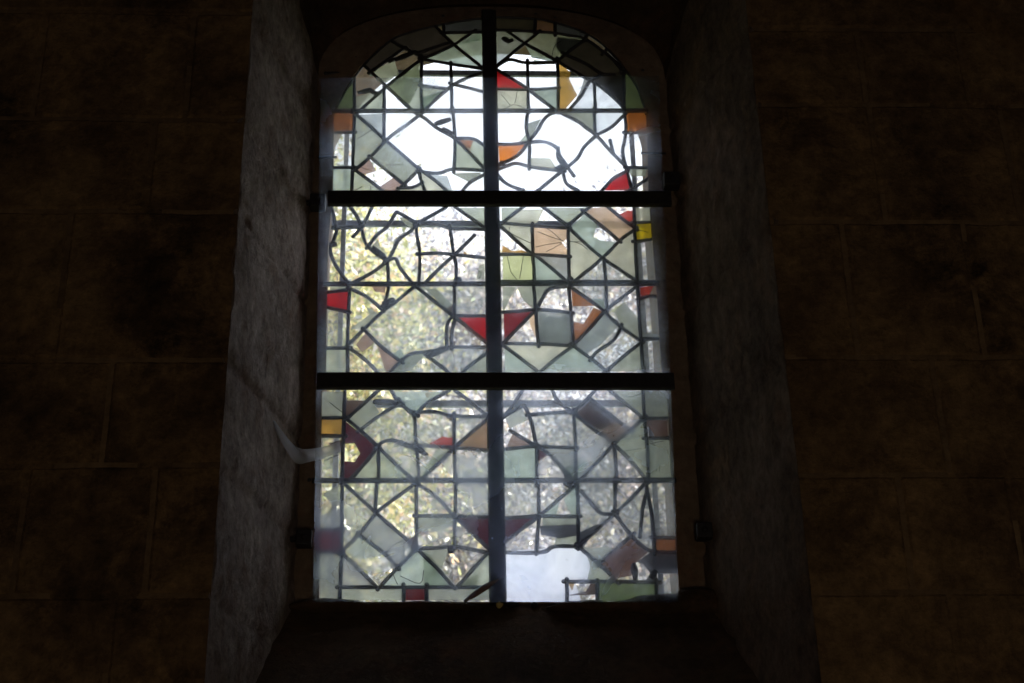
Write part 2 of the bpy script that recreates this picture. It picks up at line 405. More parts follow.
# rest of the room (keeps the daylight out)
def slab(name, x0, x1, y0, y1, z0, z1, label, cat, m='plain'):
    b = Buf(); b.box(x0, x1, y0, y1, z0, z1); return structure(b.build(name, M[m]), label, cat)
slab('floor', -4.0, 4.0, -9.5, 0.3, -0.2, 0.0, 'stone floor of the dark nave', 'floor')
slab('ceiling', -4.0, 4.0, -9.5, 0.3, ZT - 0.02, ZT + 0.3, 'stone ceiling of the dark nave', 'ceiling')
slab('wall_west', -4.1, -XW + 0.02, -9.5, 0.3, 0, ZT, 'stone side wall of the nave, left of the window', 'wall')
slab('wall_east', XW - 0.02, 4.1, -9.5, 0.3, 0, ZT, 'stone side wall of the nave, right of the window', 'wall')
slab('wall_south', -4.0, 4.0, -9.6, -9.4, 0, ZT, 'stone wall of the nave facing the window', 'wall')
slab('ground', -40, 40, 0.35, 60, -0.4, -0.1, 'grassy ground outside the window', 'ground', 'soil')

# ------------------------------------------------------------------ tracing tables (crops of the photo: origin and scale)
CR = {'a': (310, 10, 5.535), 'b': (485, 10, 5.535), 'c': (310, 100, 5.535), 'd': (485, 100, 5.535), 'e': (310, 195, 5.535),
      'f': (485, 195, 5.535), 'g': (310, 285, 5.535), 'h': (485, 285, 5.535), 'k': (290, 465, 4.551), 'm': (320, 200, 7.59),
      'n': (400, 200, 7.59), 'p': (315, 385, 6.83), 'q': (400, 385, 6.83), 'r': (480, 390, 6.83), 's': (580, 390, 6.83),
      't': (480, 480, 5.25), 'u': (580, 480, 5.257), 'i': (0, 0, 1.0)}
def cp(c, x, y): ox, oy, s = CR[c]; return (ox + x / s, oy + y / s)
def pl(c, *xy): return [cp(c, xy[i], xy[i + 1]) for i in range(0, len(xy), 2)]

TL = dict(
 bound=[(333, 192.5)] + ARCH[:10] + [(484, 18.2), (484.5, 110), (485, 192.5)],
 lines=[pl('a', 100, 352, 250, 348), ARCH[:10] + [(482.5, 18.3)], pl('a', 740, 128, 950, 125), pl('a', 737, 50, 740, 130),
  pl('a', 265, 275, 345, 350, 430, 430, 560, 552), pl('a', 440, 165, 520, 212, 620, 262), pl('a', 335, 345, 420, 285, 520, 215),
  pl('a', 700, 95, 800, 195, 945, 312), pl('a', 905, 120, 800, 192, 690, 245, 630, 268, 590, 295, 430, 420, 290, 545, 255, 580),
  pl('a', 605, 238, 690, 208, 765, 183), pl('a', 615, 272, 780, 300, 950, 325), pl('a', 620, 270, 615, 420, 620, 555),
  pl('a', 780, 305, 785, 560), pl('a', 618, 420, 680, 428, 755, 437), pl('a', 635, 555, 760, 440, 850, 385, 950, 350),
  pl('a', 785, 410, 860, 428, 950, 452), pl('a', 245, 350, 247, 560), pl('a', 410, 440, 412, 560),
  pl('c', 120, 62, 960, 62),
  pl('c', 247, 50, 240, 250, 232, 512), pl('c', 410, 50, 410, 215), pl('c', 250, 75, 330, 145, 420, 225, 520, 310, 600, 380, 690, 445, 765, 512),
  pl('c', 500, 0, 580, 70, 640, 105, 700, 155, 810, 222, 950, 365), pl('c', 610, 82, 520, 150, 430, 215, 330, 322, 245, 390),
  pl('c', 245, 385, 320, 440, 415, 512), pl('c', 335, 320, 430, 395, 520, 468), pl('c', 600, 390, 520, 468, 470, 512),
  pl('c', 600, 385, 615, 450, 640, 512), pl('c', 500, 490, 570, 485, 612, 463), pl('c', 605, 395, 660, 405, 720, 405, 800, 382, 955, 392),
  pl('c', 790, 55, 795, 120, 803, 215, 797, 390), pl('c', 815, 215, 900, 215, 955, 248), pl('c', 838, 512, 885, 458, 955, 420),
  pl('c', 120, 180, 240, 180), pl('c', 120, 375, 240, 375), pl('a', 450, 282, 520, 252)],
 thick=[pl('a', 470, 285, 590, 235), pl('c', 690, 140, 780, 112), pl('c', 730, 165, 790, 195), pl('a', 265, 465, 330, 450, 370, 470)],
 panes=[('a', 370, 265, 'db'), ('a', 600, 160, 'db'), ('a', 840, 85, 'dg'), ('a', 350, 205, 'dg'),
  ('a', 880, 230, 'aq'), ('a', 795, 155, 'gr'), ('a', 800, 250, 'aq'), ('a', 540, 335, 'g'),
  ('c', 185, 20, 'ol'), ('c', 190, 135, 'ob'), ('c', 185, 280, 'wh'), ('c', 180, 440, 'aq'), ('c', 360, 35, 'g'),
  ('c', 320, 210, 'gr'), ('c', 470, 330, 'gr'), ('c', 280, 470, 'g'), ('c', 665, 465, 'cr'), ('c', 550, 490, 'cr'), ('c', 850, 320, 'g'), ('c', 650, 25, 'g')],
 shards=[('g', pl('a', 345, 345, 465, 270, 490, 350, 420, 400)), ('g', pl('a', 430, 430, 600, 300, 610, 400, 555, 510, 540, 530)),
  ('gr', pl('a', 250, 480, 320, 460, 400, 440, 290, 550, 250, 560)), ('pw', pl('a', 800, 410, 860, 375, 930, 345, 850, 395)),
  ('pk', pl('c', 255, 385, 330, 325, 365, 390, 300, 410)), ('pk', pl('c', 385, 480, 460, 430, 510, 470, 470, 510, 410, 508)),
  ('pw', pl('c', 265, 80, 405, 75, 405, 200, 390, 190)), ('or', pl('c', 820, 222, 905, 222, 885, 275)), ('pk', pl('c', 885, 285, 930, 320, 945, 350)),
  ('gr', pl('c', 790, 405, 945, 400, 945, 425, 890, 455)), ('pw', pl('c', 640, 410, 760, 420, 790, 505, 760, 508)), ('aq', pl('a', 625, 480, 740, 445, 640, 550, 622, 552)),
  ('aq', pl('a', 815, 195, 945, 130, 945, 170, 840, 190))],
 cracks=[pl('c', 420, 362, 520, 360), pl('c', 265, 215, 340, 170), pl('c', 270, 370, 340, 395), pl('c', 245, 505, 290, 480), pl('c', 335, 480, 337, 508)])

TR = dict(
 bound=[(496, 190), (495.5, 110), (495, 17)] + ARCH[10:] + [(648, 190)],
 lines=[[(495.5, 17.1)] + ARCH[10:], pl('b', 60, 113, 200, 118, 390, 130, 470, 145, 560, 165, 700, 268, 765, 345), pl('b', 280, 40, 275, 118), pl('b', 388, 60, 387, 130), pl('b', 575, 130, 550, 165), pl('b', 690, 200, 655, 240), pl('b', 765, 345, 860, 340),
  pl('b', 130, 125, 220, 185, 310, 235, 400, 285, 500, 345, 560, 380, 625, 415, 700, 475, 760, 535, 775, 565), pl('b', 295, 125, 220, 185, 145, 245, 60, 315),
  pl('b', 545, 170, 400, 282), pl('b', 400, 280, 405, 400, 405, 560), pl('b', 60, 320, 105, 285, 150, 275, 230, 293, 400, 290),
  pl('b', 235, 293, 240, 560), pl('b', 60, 328, 210, 420, 300, 488, 390, 555), pl('b', 65, 438, 240, 442, 400, 432),
  pl('b', 640, 365, 580, 395, 540, 465, 465, 555), pl('b', 605, 425, 610, 560), pl('b', 765, 340, 770, 440, 770, 560), pl('b', 440, 245, 560, 300, 640, 352, 700, 360),
  pl('d', 60, 62, 890, 62), pl('d', 240, 55, 228, 150, 245, 240, 245, 372), pl('d', 400, 68, 360, 80, 325, 110, 290, 170, 240, 235, 180, 308, 75, 362),
  pl('d', 65, 245, 150, 245, 240, 236, 320, 232, 375, 250, 405, 275, 415, 310, 455, 370, 485, 412), pl('d', 405, 280, 405, 320, 440, 370),
  pl('d', 75, 385, 130, 362, 180, 352, 250, 370, 350, 385, 430, 395), pl('d', 430, 392, 370, 440, 300, 497), pl('d', 430, 390, 450, 460, 505, 497),
  pl('d', 455, 372, 510, 325, 550, 260, 600, 212), pl('d', 400, 65, 500, 112, 560, 155, 620, 200, 690, 278, 785, 375), pl('d', 695, 238, 708, 290),
  pl('d', 605, 60, 610, 195), pl('d', 620, 192, 700, 150, 765, 88), pl('d', 770, 50, 780, 170, 762, 290, 785, 390, 812, 500),
  pl('d', 780, 398, 705, 440, 650, 500), pl('d', 78, 425, 120, 465, 200, 497), pl('d', 780, 182, 890, 182), pl('d', 785, 375, 895, 375), pl('d', 795, 500, 850, 470, 895, 440)],
 thick=[pl('b', 95, 160, 130, 178, 155, 170), pl('d', 385, 390, 420, 380, 455, 370), pl('d', 80, 350, 110, 365)],
 panes=[('b', 150, 78, 'db'), ('b', 330, 85, 'dp'), ('b', 450, 110, 'dg'), ('b', 90, 220, 'pw'), ('b', 300, 180, 'gr'), 
  ('b', 600, 210, 'db'), ('b', 700, 225, 'dg'), ('b', 140, 410, 'rd'), ('b', 150, 490, 'cr'), ('b', 330, 480, 'aq'),
  ('b', 820, 460, 'ol'), ('d', 560, 135, 'gr'), ('d', 835, 130, 'or'), ('d', 740, 455, 'rd'), ('d', 690, 100, 'wh'), ('b', 690, 520, 'wh')],
 shards=[('dg', pl('b', 395, 150, 545, 168, 425, 255, 392, 205)), ('aq', pl('b', 225, 195, 390, 285, 260, 260)), ('aq', pl('b', 270, 275, 390, 288, 265, 292)), ('om', pl('b', 410, 295, 475, 345, 465, 380, 510, 470, 440, 550, 408, 552)), ('gy', pl('b', 550, 375, 630, 372, 590, 395, 490, 520, 530, 440)),
  ('gr', pl('b', 705, 470, 768, 440, 768, 535)), ('gr', pl('d', 235, 130, 310, 105, 245, 225)), ('g', pl('d', 185, 235, 235, 180, 240, 235)),
  ('or', pl('d', 75, 250, 225, 242, 170, 300, 80, 355)), ('cr', pl('d', 248, 320, 360, 322, 400, 385, 250, 368)), ('g', pl('d', 790, 380, 890, 380, 890, 420, 810, 420)),
  ('pw', pl('b', 610, 405, 765, 360, 768, 440, 705, 465)), ('gr', pl('b', 690, 350, 765, 350, 720, 362))],
 cracks=[pl('d', 105, 55, 150, 30, 190, 35, 235, 60), pl('b', 250, 262, 330, 270), pl('b', 370, 260, 385, 200, 420, 175), pl('b', 90, 470, 140, 530), pl('b', 180, 450, 165, 520)])

ML = dict(
 bound=[(326, 376), (328, 250), (332, 208), (486.5, 208), (488, 376)],
 lines=[pl('m', 235, 60, 275, 120, 310, 195, 335, 290, 370, 360, 500, 462), pl('m', 392, 60, 350, 150, 310, 200), pl('m', 115, 215, 310, 205), pl('m', 310, 212, 262, 268),
  pl('m', 90, 60, 115, 180, 120, 260, 80, 370, 100, 460, 160, 560, 218, 632), pl('m', 365, 355, 430, 270, 510, 205, 570, 108, 600, 100, 740, 180),
  pl('m', 740, 178, 690, 235, 600, 300, 560, 380, 510, 468), pl('m', 512, 468, 400, 550, 265, 620, 225, 640), pl('m', 510, 470, 518, 560, 515, 640),
  pl('m', 505, 470, 570, 445, 610, 520, 700, 632), pl('n', 125, 182, 220, 130, 335, 65), pl('n', 130, 180, 270, 185, 380, 215, 500, 220, 660, 226),
  pl('n', 430, 60, 540, 140, 660, 222), pl('n', 122, 185, 130, 290, 150, 400, 145, 640), pl('n', 380, 215, 408, 410, 428, 520, 415, 640),
  pl('n', 145, 412, 270, 405, 410, 415, 660, 442), pl('n', 552, 282, 420, 410, 300, 520, 190, 635),
  pl('e', 75, 492, 985, 492),
  pl('g', 220, 20, 320, 70, 400, 140), pl('g', 440, 0, 420, 85), pl('g', 595, -5, 480, 90, 400, 150, 300, 245, 205, 340), pl('g', 575, 0, 700, 100, 800, 178, 985, 325),
  pl('g', 800, 0, 800, 175), pl('g', 800, 172, 985, 172), pl('g', 222, 0, 210, 250, 208, 505), pl('g', 80, 350, 215, 350), pl('g', 85, 42, 215, 28), pl('g', 80, 122, 210, 150),
  pl('g', 300, 250, 400, 345, 505, 425), pl('g', 215, 350, 300, 410, 395, 505), pl('g', 425, 500, 500, 425, 560, 382, 640, 372, 700, 362, 760, 347, 985, 345),
  pl('g', 785, 178, 757, 230, 757, 345), pl('g', 800, 200, 785, 260, 785, 345), pl('g', 650, 395, 720, 445, 785, 500), pl('g', 985, 375, 900, 435, 820, 505)],
 thick=[pl('m', 395, 365, 500, 448), pl('g', 655, 400, 720, 372, 765, 352), pl('g', 400, 110, 470, 85), pl('g', 395, 130, 440, 105), pl('m', 70, 345, 130, 345), pl('n', 430, 600, 460, 630)],
 panes=[('g', 150, 85, 'rd'), ('g', 140, 430, 'g'), ('g', 600, 220, 'wh'), ('g', 900, 450, 'gr'), ('g', 910, 240, 'rd'), ('g', 880, 85, 'wh'), ('g', 140, 250, 'wh'), ('n', 600, 120, 'g'), ('g', 600, 450, 'wh'), ('g', 740, 70, 'wh')],
 shards=[('gr', pl('g', 225, 240, 345, 150, 385, 160, 305, 245)), ('pk', pl('g', 255, 330, 310, 262, 355, 320, 290, 370)), ('pk', pl('g', 375, 340, 410, 360, 495, 425, 430, 490, 415, 470)),
  ('aq', pl('g', 455, 385, 500, 350, 525, 395, 500, 420)), ('gr', pl('m', 600, 130, 630, 130, 725, 190, 690, 215, 640, 170)), ('gy', pl('m', 385, 350, 440, 300, 470, 400, 430, 390)),
  ('gy', pl('m', 560, 300, 640, 240, 660, 250, 600, 310, 550, 370)), ('gr', pl('n', 600, 500, 640, 480, 640, 600, 580, 600)), ('om', pl('n', 490, 390, 530, 425, 470, 415)), ('pk', pl('g', 340, 5, 420, 5, 415, 40, 360, 35)),
  ('gr', pl('g', 310, 120, 370, 150, 330, 160)), ('g', pl('e', 110, 505, 215, 502, 180, 530, 110, 535)), ('gr', pl('g', 500, 420, 560, 390, 640, 380, 560, 470, 450, 490)), ('gr', pl('g', 640, 20, 720, 100, 790, 160, 790, 110, 700, 20)), ('pk', pl('g', 750, 130, 795, 110, 795, 165))],
 cracks=[pl('n', 580, 520, 615, 560, 600, 600)])

MR = dict(
 bound=[(505, 372), (501.5, 208), (651, 208), (656, 290), (661, 371)],
 lines=[pl('f', 215, 65, 150, 112, 85, 165), pl('f', 318, 65, 390, 120, 460, 172), pl('f', 582, 65, 460, 170), pl('f', 545, 92, 640, 168, 742, 255), pl('f', 675, 65, 750, 125, 832, 188),
  pl('f', 85, 155, 260, 170, 460, 183), pl('f', 85, 175, 170, 250, 250, 320, 295, 348, 360, 400, 450, 478), pl('f', 262, 172, 265, 330, 275, 480), pl('f', 460, 175, 465, 480),
  pl('f', 85, 330, 270, 330, 460, 342), pl('f', 462, 182, 550, 265, 650, 350, 740, 410, 840, 478), pl('f', 830, 190, 740, 258, 650, 350, 490, 482), pl('f', 825, 60, 830, 250, 842, 490),
  pl('f', 658, 360, 668, 485), pl('f', 828, 155, 940, 150), pl('f', 830, 258, 945, 243), pl('f', 80, 480, 975, 480),
  pl('h', 268, -10, 280, 140, 295, 330), pl('h', 462, -10, 480, 200, 490, 330), pl('h', 90, 152, 180, 146, 280, 138, 380, 143, 475, 155), pl('h', 282, 138, 200, 220, 95, 330),
  pl('h', 90, 325, 300, 328, 485, 338), pl('h', 95, 332, 180, 395, 295, 482), pl('h', 478, 345, 400, 402, 305, 482), pl('h', 285, 135, 320, 70, 360, 22, 460, 8),
  pl('h', 470, 10, 600, 100, 660, 148, 750, 232, 865, 312), pl('h', 670, -10, 675, 140), pl('h', 845, 5, 760, 70, 665, 145, 580, 240, 485, 335),
  pl('h', 482, 335, 590, 410, 675, 482), pl('h', 752, 232, 740, 260, 705, 312, 620, 370, 588, 410), pl('h', 868, 315, 780, 385, 665, 482), pl('h', 843, -10, 855, 200, 875, 480),
  pl('h', 855, 78, 915, 62, 970, 70), pl('h', 868, 300, 985, 298)],
 thick=[pl('f', 465, 475, 480, 460), pl('h', 285, 120, 290, 145)],
 panes=[('f', 120, 100, 'g'), ('f', 440, 110, 'g'), ('f', 630, 110, 'pe'), ('f', 890, 110, 'cr'), ('f', 880, 205, 'ye'), ('f', 220, 210, 'cr'),
  ('f', 540, 320, 'cr'), ('f', 760, 310, 'cr'), ('f', 180, 400, 'yg'), ('f', 380, 385, 'gy'), ('f', 320, 430, 'aq'), ('f', 610, 430, 'wh'), ('f', 720, 430, 'wh'),
  ('h', 165, 190, 'dr'), ('h', 380, 250, 'gy'), ('h', 300, 390, 'cr'), ('h', 140, 420, 'aq'), ('h', 470, 420, 'aq'), ('h', 620, 260, 'wh'), ('h', 820, 410, 'g'),
  ('h', 310, 50, 'gr'), ('h', 750, 340, 'wh'), ('f', 895, 370, 'wh'), ('h', 920, 180, 'wh'), ('h', 920, 400, 'wh'), ('h', 640, 60, 'wh')],
 shards=[('cr', pl('f', 110, 150, 205, 80, 325, 78, 290, 150, 250, 165)), ('aq', pl('f', 475, 175, 550, 105, 620, 165, 600, 230, 640, 250, 720, 260, 650, 345)), ('pe', pl('f', 270, 180, 455, 185, 455, 240, 425, 260, 455, 300, 455, 332, 270, 325)),
  ('om', pl('f', 95, 275, 150, 310, 210, 305, 250, 325, 95, 325)), ('ro', pl('f', 735, 110, 790, 85, 822, 85, 822, 170)),
  ('gr', pl('h', 100, 10, 170, 10, 105, 140, 100, 140)), ('gr', pl('h', 180, 10, 262, 0, 270, 130, 215, 85)), ('ob', pl('h', 480, 25, 605, 112, 485, 115)), ('ob', pl('h', 488, 200, 545, 215, 600, 125, 655, 145, 570, 240, 498, 310)),
  ('aq', pl('h', 560, 75, 655, 75, 665, 135)), ('gr', pl('h', 715, 145, 770, 95, 855, 190, 860, 300, 755, 225)), ('yg', pl('h', 690, 145, 770, 95, 720, 150)), ('pw', pl('h', 300, 150, 400, 180, 470, 160, 480, 320, 300, 320)),
  ('ro', pl('h', 858, 15, 935, 0, 910, 55, 862, 70)), ('gy', pl('h', 870, 260, 965, 275, 965, 295, 875, 298)), ('pe', pl('h', 240, 170, 278, 150, 285, 300, 255, 230)), ('pw', pl('h', 495, 330, 560, 270, 660, 160, 735, 230, 640, 330, 560, 380))],
 cracks=[pl('f', 430, 255, 370, 235, 290, 205), pl('f', 425, 265, 350, 275, 280, 290), pl('f', 425, 270, 370, 300, 340, 315), pl('f', 455, 255, 520, 270, 570, 305), pl('f', 465, 260, 540, 262), pl('f', 420, 250, 370, 205, 340, 185),
  pl('f', 125, 340, 140, 420, 175, 470), pl('f', 135, 180, 145, 215, 255, 270), pl('f', 215, 330, 190, 465), pl('f', 850, 195, 905, 210)])

LL = dict(
 bound=[(319.5, 600), (321, 480), (322, 392), (488.5, 392), (490, 600)],
 lines=[pl('p', 205, 40, 195, 340, 183, 660), pl('p', 35, 225, 205, 225), pl('p', 30, 347, 195, 350), pl('p', 425, 45, 320, 140, 212, 238), pl('p', 212, 230, 310, 310, 370, 365, 435, 422),
  pl('p', 305, 312, 420, 225, 540, 150, 590, 135), pl('p', 525, 45, 580, 130, 683, 192), pl('p', 425, 425, 460, 392, 500, 380, 560, 385, 683, 425), pl('p', 435, 425, 550, 540, 670, 650),
  pl('p', 432, 425, 330, 550, 240, 650), pl('p', 435, 430, 435, 650), pl('q', 0, 110, 60, 182, 112, 207), pl('q', 108, 205, 180, 130, 325, 45), pl('q', 108, 205, 150, 186, 250, 185, 370, 212, 600, 217),
  pl('q', 390, 50, 480, 115, 600, 215), pl('q', 102, 200, 105, 320, 108, 420), pl('q', 0, 400, 100, 435, 165, 468), pl('q', 105, 412, 240, 420, 370, 430, 610, 447), pl('q', 370, 210, 370, 430, 376, 650),
  pl('q', 605, 228, 400, 402, 280, 520, 150, 640), pl('q', 112, 415, 125, 560, 130, 650), pl('k', 100, 70, 905, 70),
  pl('k', 237, 60, 235, 390, 226, 620), pl('k', 240, 78, 390, 217, 480, 295, 570, 375, 660, 462, 745, 555), pl('k', 580, 78, 440, 180, 390, 222, 320, 310, 232, 398), pl('k', 396, 75, 386, 218),
  pl('k', 575, 70, 575, 380), pl('k', 575, 85, 640, 125, 700, 178, 740, 225, 905, 382), pl('k', 755, 60, 748, 372), pl('k', 575, 232, 750, 232, 830, 236, 920, 236), pl('k', 570, 380, 660, 378, 760, 373, 905, 400),
  pl('k', 315, 318, 430, 405, 490, 468), pl('k', 575, 385, 490, 467, 405, 560), pl('k', 235, 400, 310, 470, 395, 558), pl('k', 225, 557, 910, 557), pl('k', 905, 395, 760, 555), pl('k', 120, 295, 235, 295),
  pl('k', 120, 397, 235, 397), pl('k', 517, 555, 517, 625), pl('k', 622, 555, 622, 625)],
 thick=[pl('k', 430, 400, 440, 410), pl('q', 110, 425, 165, 465), pl('k', 730, 375, 732, 405), pl('p', 395, 120, 560, 125)],
 panes=[('p', 125, 150, 'gr'), ('p', 120, 295, 'om'), ('p', 370, 560, 'g'), ('p', 490, 590, 'g'), ('q', 520, 370, 'ta'), ('k', 180, 345, 'dk'), ('k', 180, 480, 'gr'), ('k', 370, 590, 'g'),
  ('k', 565, 590, 'dk'), ('k', 750, 590, 'gr'), ('k', 430, 320, 'gy'), ('k', 870, 275, 'ma'), ('k', 560, 470, 'aq'), ('k', 280, 490, 'gy'), ('k', 290, 290, 'wh'), ('k', 860, 490, 'g'),
  ('p', 120, 500, 'wh'), ('q', 460, 260, 'wh'), ('k', 850, 150, 'wh'), ('q', 500, 540, 'wh'), ('p', 620, 90, 'aq'), ('k', 320, 110, 'wh'), ('k', 480, 130, 'wh'), ('p', 500, 300, 'wh'), ('q', 240, 280, 'wh'), ('p', 560, 450, 'wh')],
 shards=[('br', pl('p', 205, 105, 345, 105, 360, 112, 225, 228, 205, 228)), ('gr', pl('p', 225, 232, 385, 100, 440, 185, 310, 305)),
  ('ma', pl('p', 205, 245, 425, 425, 240, 635, 190, 640, 192, 520, 270, 525, 310, 465, 270, 395, 205, 400)),
  ('br', pl('p', 90, 400, 190, 370, 185, 450)), ('ro', pl('q', 200, 400, 290, 352, 365, 362, 365, 425, 230, 418)), ('g', pl('q', 130, 560, 340, 440, 250, 430, 150, 620)),
  ('g', pl('k', 255, 395, 318, 325, 420, 405, 380, 420, 320, 430)), ('gr', pl('k', 595, 385, 720, 385, 690, 470)), ('gr', pl('k', 582, 240, 745, 240, 745, 275, 660, 300, 582, 305)), ('pk', pl('k', 582, 305, 660, 300, 600, 320)),
  ('ma', pl('k', 540, 330, 572, 325, 572, 370, 545, 350)), ('gr', pl('k', 150, 130, 225, 90, 232, 190, 190, 180)), ('gy', pl('k', 140, 230, 232, 190, 232, 290, 140, 290)), ('g', pl('k', 610, 385, 690, 470, 740, 550, 610, 552)), ('om', pl('q', 170, 55, 215, 55, 195, 85)), ('g', pl('k', 810, 520, 860, 495, 850, 552, 770, 552)), ('br', pl('q', 310, 215, 368, 220, 365, 260))],
 cracks=[pl('k', 470, 500, 490, 545), pl('k', 500, 505, 590, 540, 610, 480), pl('k', 430, 400, 480, 360, 520, 345), pl('k', 520, 350, 515, 420), pl('p', 100, 120, 190, 190), pl('k', 240, 270, 330, 290), pl('p', 60, 520, 160, 480)])

LR = dict(
 bound=[(507, 601), (504.5, 480), (503, 391), (668, 391), (671, 480), (675, 540), (680, 601)],
 lines=[pl('r', 290, 5, 230, 100, 165, 180), pl('r', 165, 182, 290, 110, 310, 120, 340, 190, 365, 290, 388, 390), pl('r', 335, 172, 480, 158, 640, 152), pl('r', 495, 5, 540, 90, 640, 152), pl('r', 780, 8, 700, 95, 635, 152),
  pl('r', 638, 150, 645, 250, 652, 350, 656, 625), pl('r', 220, 288, 370, 375, 460, 430, 560, 535, 640, 625), pl('r', 150, 408, 270, 395, 380, 387, 650, 396), pl('r', 388, 385, 386, 640),
  pl('s', 70, 60, 200, 165, 345, 278), pl('r', 635, 155, 720, 225, 815, 298), pl('s', 125, 290, 180, 325, 232, 378), pl('s', 205, 5, 320, 100, 435, 198), pl('s', 440, 190, 340, 275, 230, 372, 130, 480, 10, 605), pl('s', 228, 368, 340, 480, 460, 620),
  pl('s', 228, 372, 240, 460, 250, 620), pl('s', 428, -5, 440, 200, 455, 340, 468, 620), pl('s', 430, 195, 610, 195), pl('s', 448, 330, 625, 330), pl('r', 150, 620, 1330, 620), pl('t', 110, 202, 310, 190),
  pl('t', 305, 10, 310, 190, 300, 300, 296, 378), pl('t', 510, 10, 515, 200, 515, 352), pl('t', 510, 20, 310, 190, 230, 250, 120, 335), pl('t', 300, 190, 515, 192), pl('t', 120, 380, 250, 383, 340, 376, 390, 350, 520, 350),
  pl('t', 515, 345, 630, 450), pl('u', 90, 428, 195, 535), pl('u', 345, 15, 260, 105, 180, 180, 90, 260, -10, 350), pl('u', 15, 70, 90, 160, 130, 178, 185, 178), pl('u', 185, 0, 185, 175), pl('u', 180, 175, 270, 292, 370, 372, 520, 382),
  pl('u', 275, 290, 190, 362, 100, 442), pl('u', 350, 60, 330, 150, 315, 290), pl('u', -75, 535, 190, 535, 410, 540), pl('u', -70, 535, -68, 640), pl('u', 385, 302, 520, 305), pl('u', 388, 300, 390, 378), pl('u', 90, 540, 90, 640), pl('u', 402, 540, 405, 640), pl('u', 345, 15, 380, 200, 385, 305)],
 thick=[pl('r', 570, 560, 640, 640), pl('t', 440, 15, 480, 40), pl('r', 340, 370, 420, 400), pl('u', 280, 440, 290, 530), pl('u', 370, 520, 400, 480)],
 panes=[('s', 360, 350, 'g'), ('s', 360, 90, 'g'), ('s', 510, 110, 'gr'), ('s', 530, 480, 'g'), ('r', 280, 500, 'aq'), ('r', 540, 470, 'gy'), ('u', 240, 575, 'ol'), ('t', 190, 225, 'ma'),
  ('u', 440, 340, 'ob'), ('r', 480, 270, 'wh'), ('r', 730, 400, 'wh'), ('t', 220, 110, 'wh'), ('u', 100, 80, 'wh'), ('u', 60, 190, 'wh'), ('u', 440, 200, 'wh'), ('u', 290, 180, 'wh'), ('s', 150, 560, 'wh')],
 shards=[('dp', pl('s', 70, 70, 0, 135, -60, 165, 20, 215, 60, 120)), ('br', pl('s', 70, 72, 245, 212, 145, 275, 20, 212)), ('ta', pl('s', 245, 212, 335, 278, 228, 365, 140, 285)),
  ('dp', pl('s', 445, 205, 595, 205, 600, 322, 520, 325, 500, 290, 470, 250, 445, 240)), ('pk', pl('r', 180, 395, 220, 300, 360, 372, 370, 385)), ('ma', pl('r', 392, 402, 465, 440, 392, 490)), ('aq', pl('r', 560, 530, 635, 515, 640, 605)), ('aq', pl('r', 660, 490, 735, 490, 665, 610)),
  ('gr', pl('t', 330, 198, 508, 198, 508, 232, 330, 240)), ('dg', pl('t', 315, 240, 508, 232, 508, 290, 420, 305, 320, 285)), ('gr', pl('t', 400, 300, 508, 290, 508, 345, 390, 345)), ('aq', pl('t', 440, 100, 502, 35, 508, 185, 480, 185)), ('aq', pl('t', 330, 185, 420, 110, 400, 185)),
  ('dg', pl('t', 518, 275, 630, 225, 545, 350, 518, 345)), ('dp', pl('u', 115, 440, 272, 298, 365, 370, 290, 440, 270, 500, 200, 515)), ('dg', pl('u', 370, 380, 510, 388, 515, 490, 405, 490, 400, 535, 340, 535, 370, 490, 330, 440, 300, 430)),
  ('gr', pl('u', 10, 345, 60, 360, 130, 350, 185, 362, 105, 435)), ('g', pl('u', 30, 380, 165, 520, 185, 532, 35, 530, 55, 450)), ('br', pl('u', 55, 545, 88, 545, 88, 600, -60, 605, 30, 585)), ('wh', pl('u', 410, 545, 520, 490, 520, 605, 410, 605)), ('om', pl('u', -60, 545, -30, 545, -40, 580)), ('pw', pl('r', 172, 190, 290, 125, 330, 200, 200, 260))],
 cracks=[pl('s', 165, 170, 130, 215, 120, 265), pl('s', 300, 420, 420, 400), pl('s', 320, 360, 360, 300), pl('s', 290, 35, 350, 50, 415, 25), pl('s', 490, 350, 530, 430, 520, 560), pl('s', 480, 370, 570, 350), pl('s', 560, 440, 540, 560), pl('r', 200, 550, 215, 480)])

# ------------------------------------------------------------------ leaded panels
LW, LT = 0.0072, 0.0058
def solid(tris, verts2, y0, th):
    """closed thin slab from triangles over (x,z) points"""
    used = sorted({i for t in tris for i in t}); ix = {q: k for k, q in enumerate(used)}; n = len(used)
    vs = [(verts2[i][0], y0 - th / 2, verts2[i][1]) for i in used] + [(verts2[i][0], y0 + th / 2, verts2[i][1]) for i in used]
    fs = []; ec = {}
    for t in tris:
        a, b_, c = (ix[i] for i in t); fs.append((a, b_, c)); fs.append((c + n, b_ + n, a + n))
        for e in ((a, b_), (b_, c), (c, a)): ec[tuple(sorted(e))] = ec.get(tuple(sorted(e)), []) + [e]
    for k, e in ec.items():
        if len(e) == 1: a, b_ = e[0]; fs.append((b_, a, a + n, b_ + n))
    return vs, fs
def extend(p, e):
    p = [Vector(q) for q in p]
    a = p[0] + (p[0] - p[1]).normalized() * e; b_ = p[-1] + (p[-1] - p[-2]).normalized() * e
    return [a] + p[1:-1] + [b_] if len(p) > 2 else [a, b_]
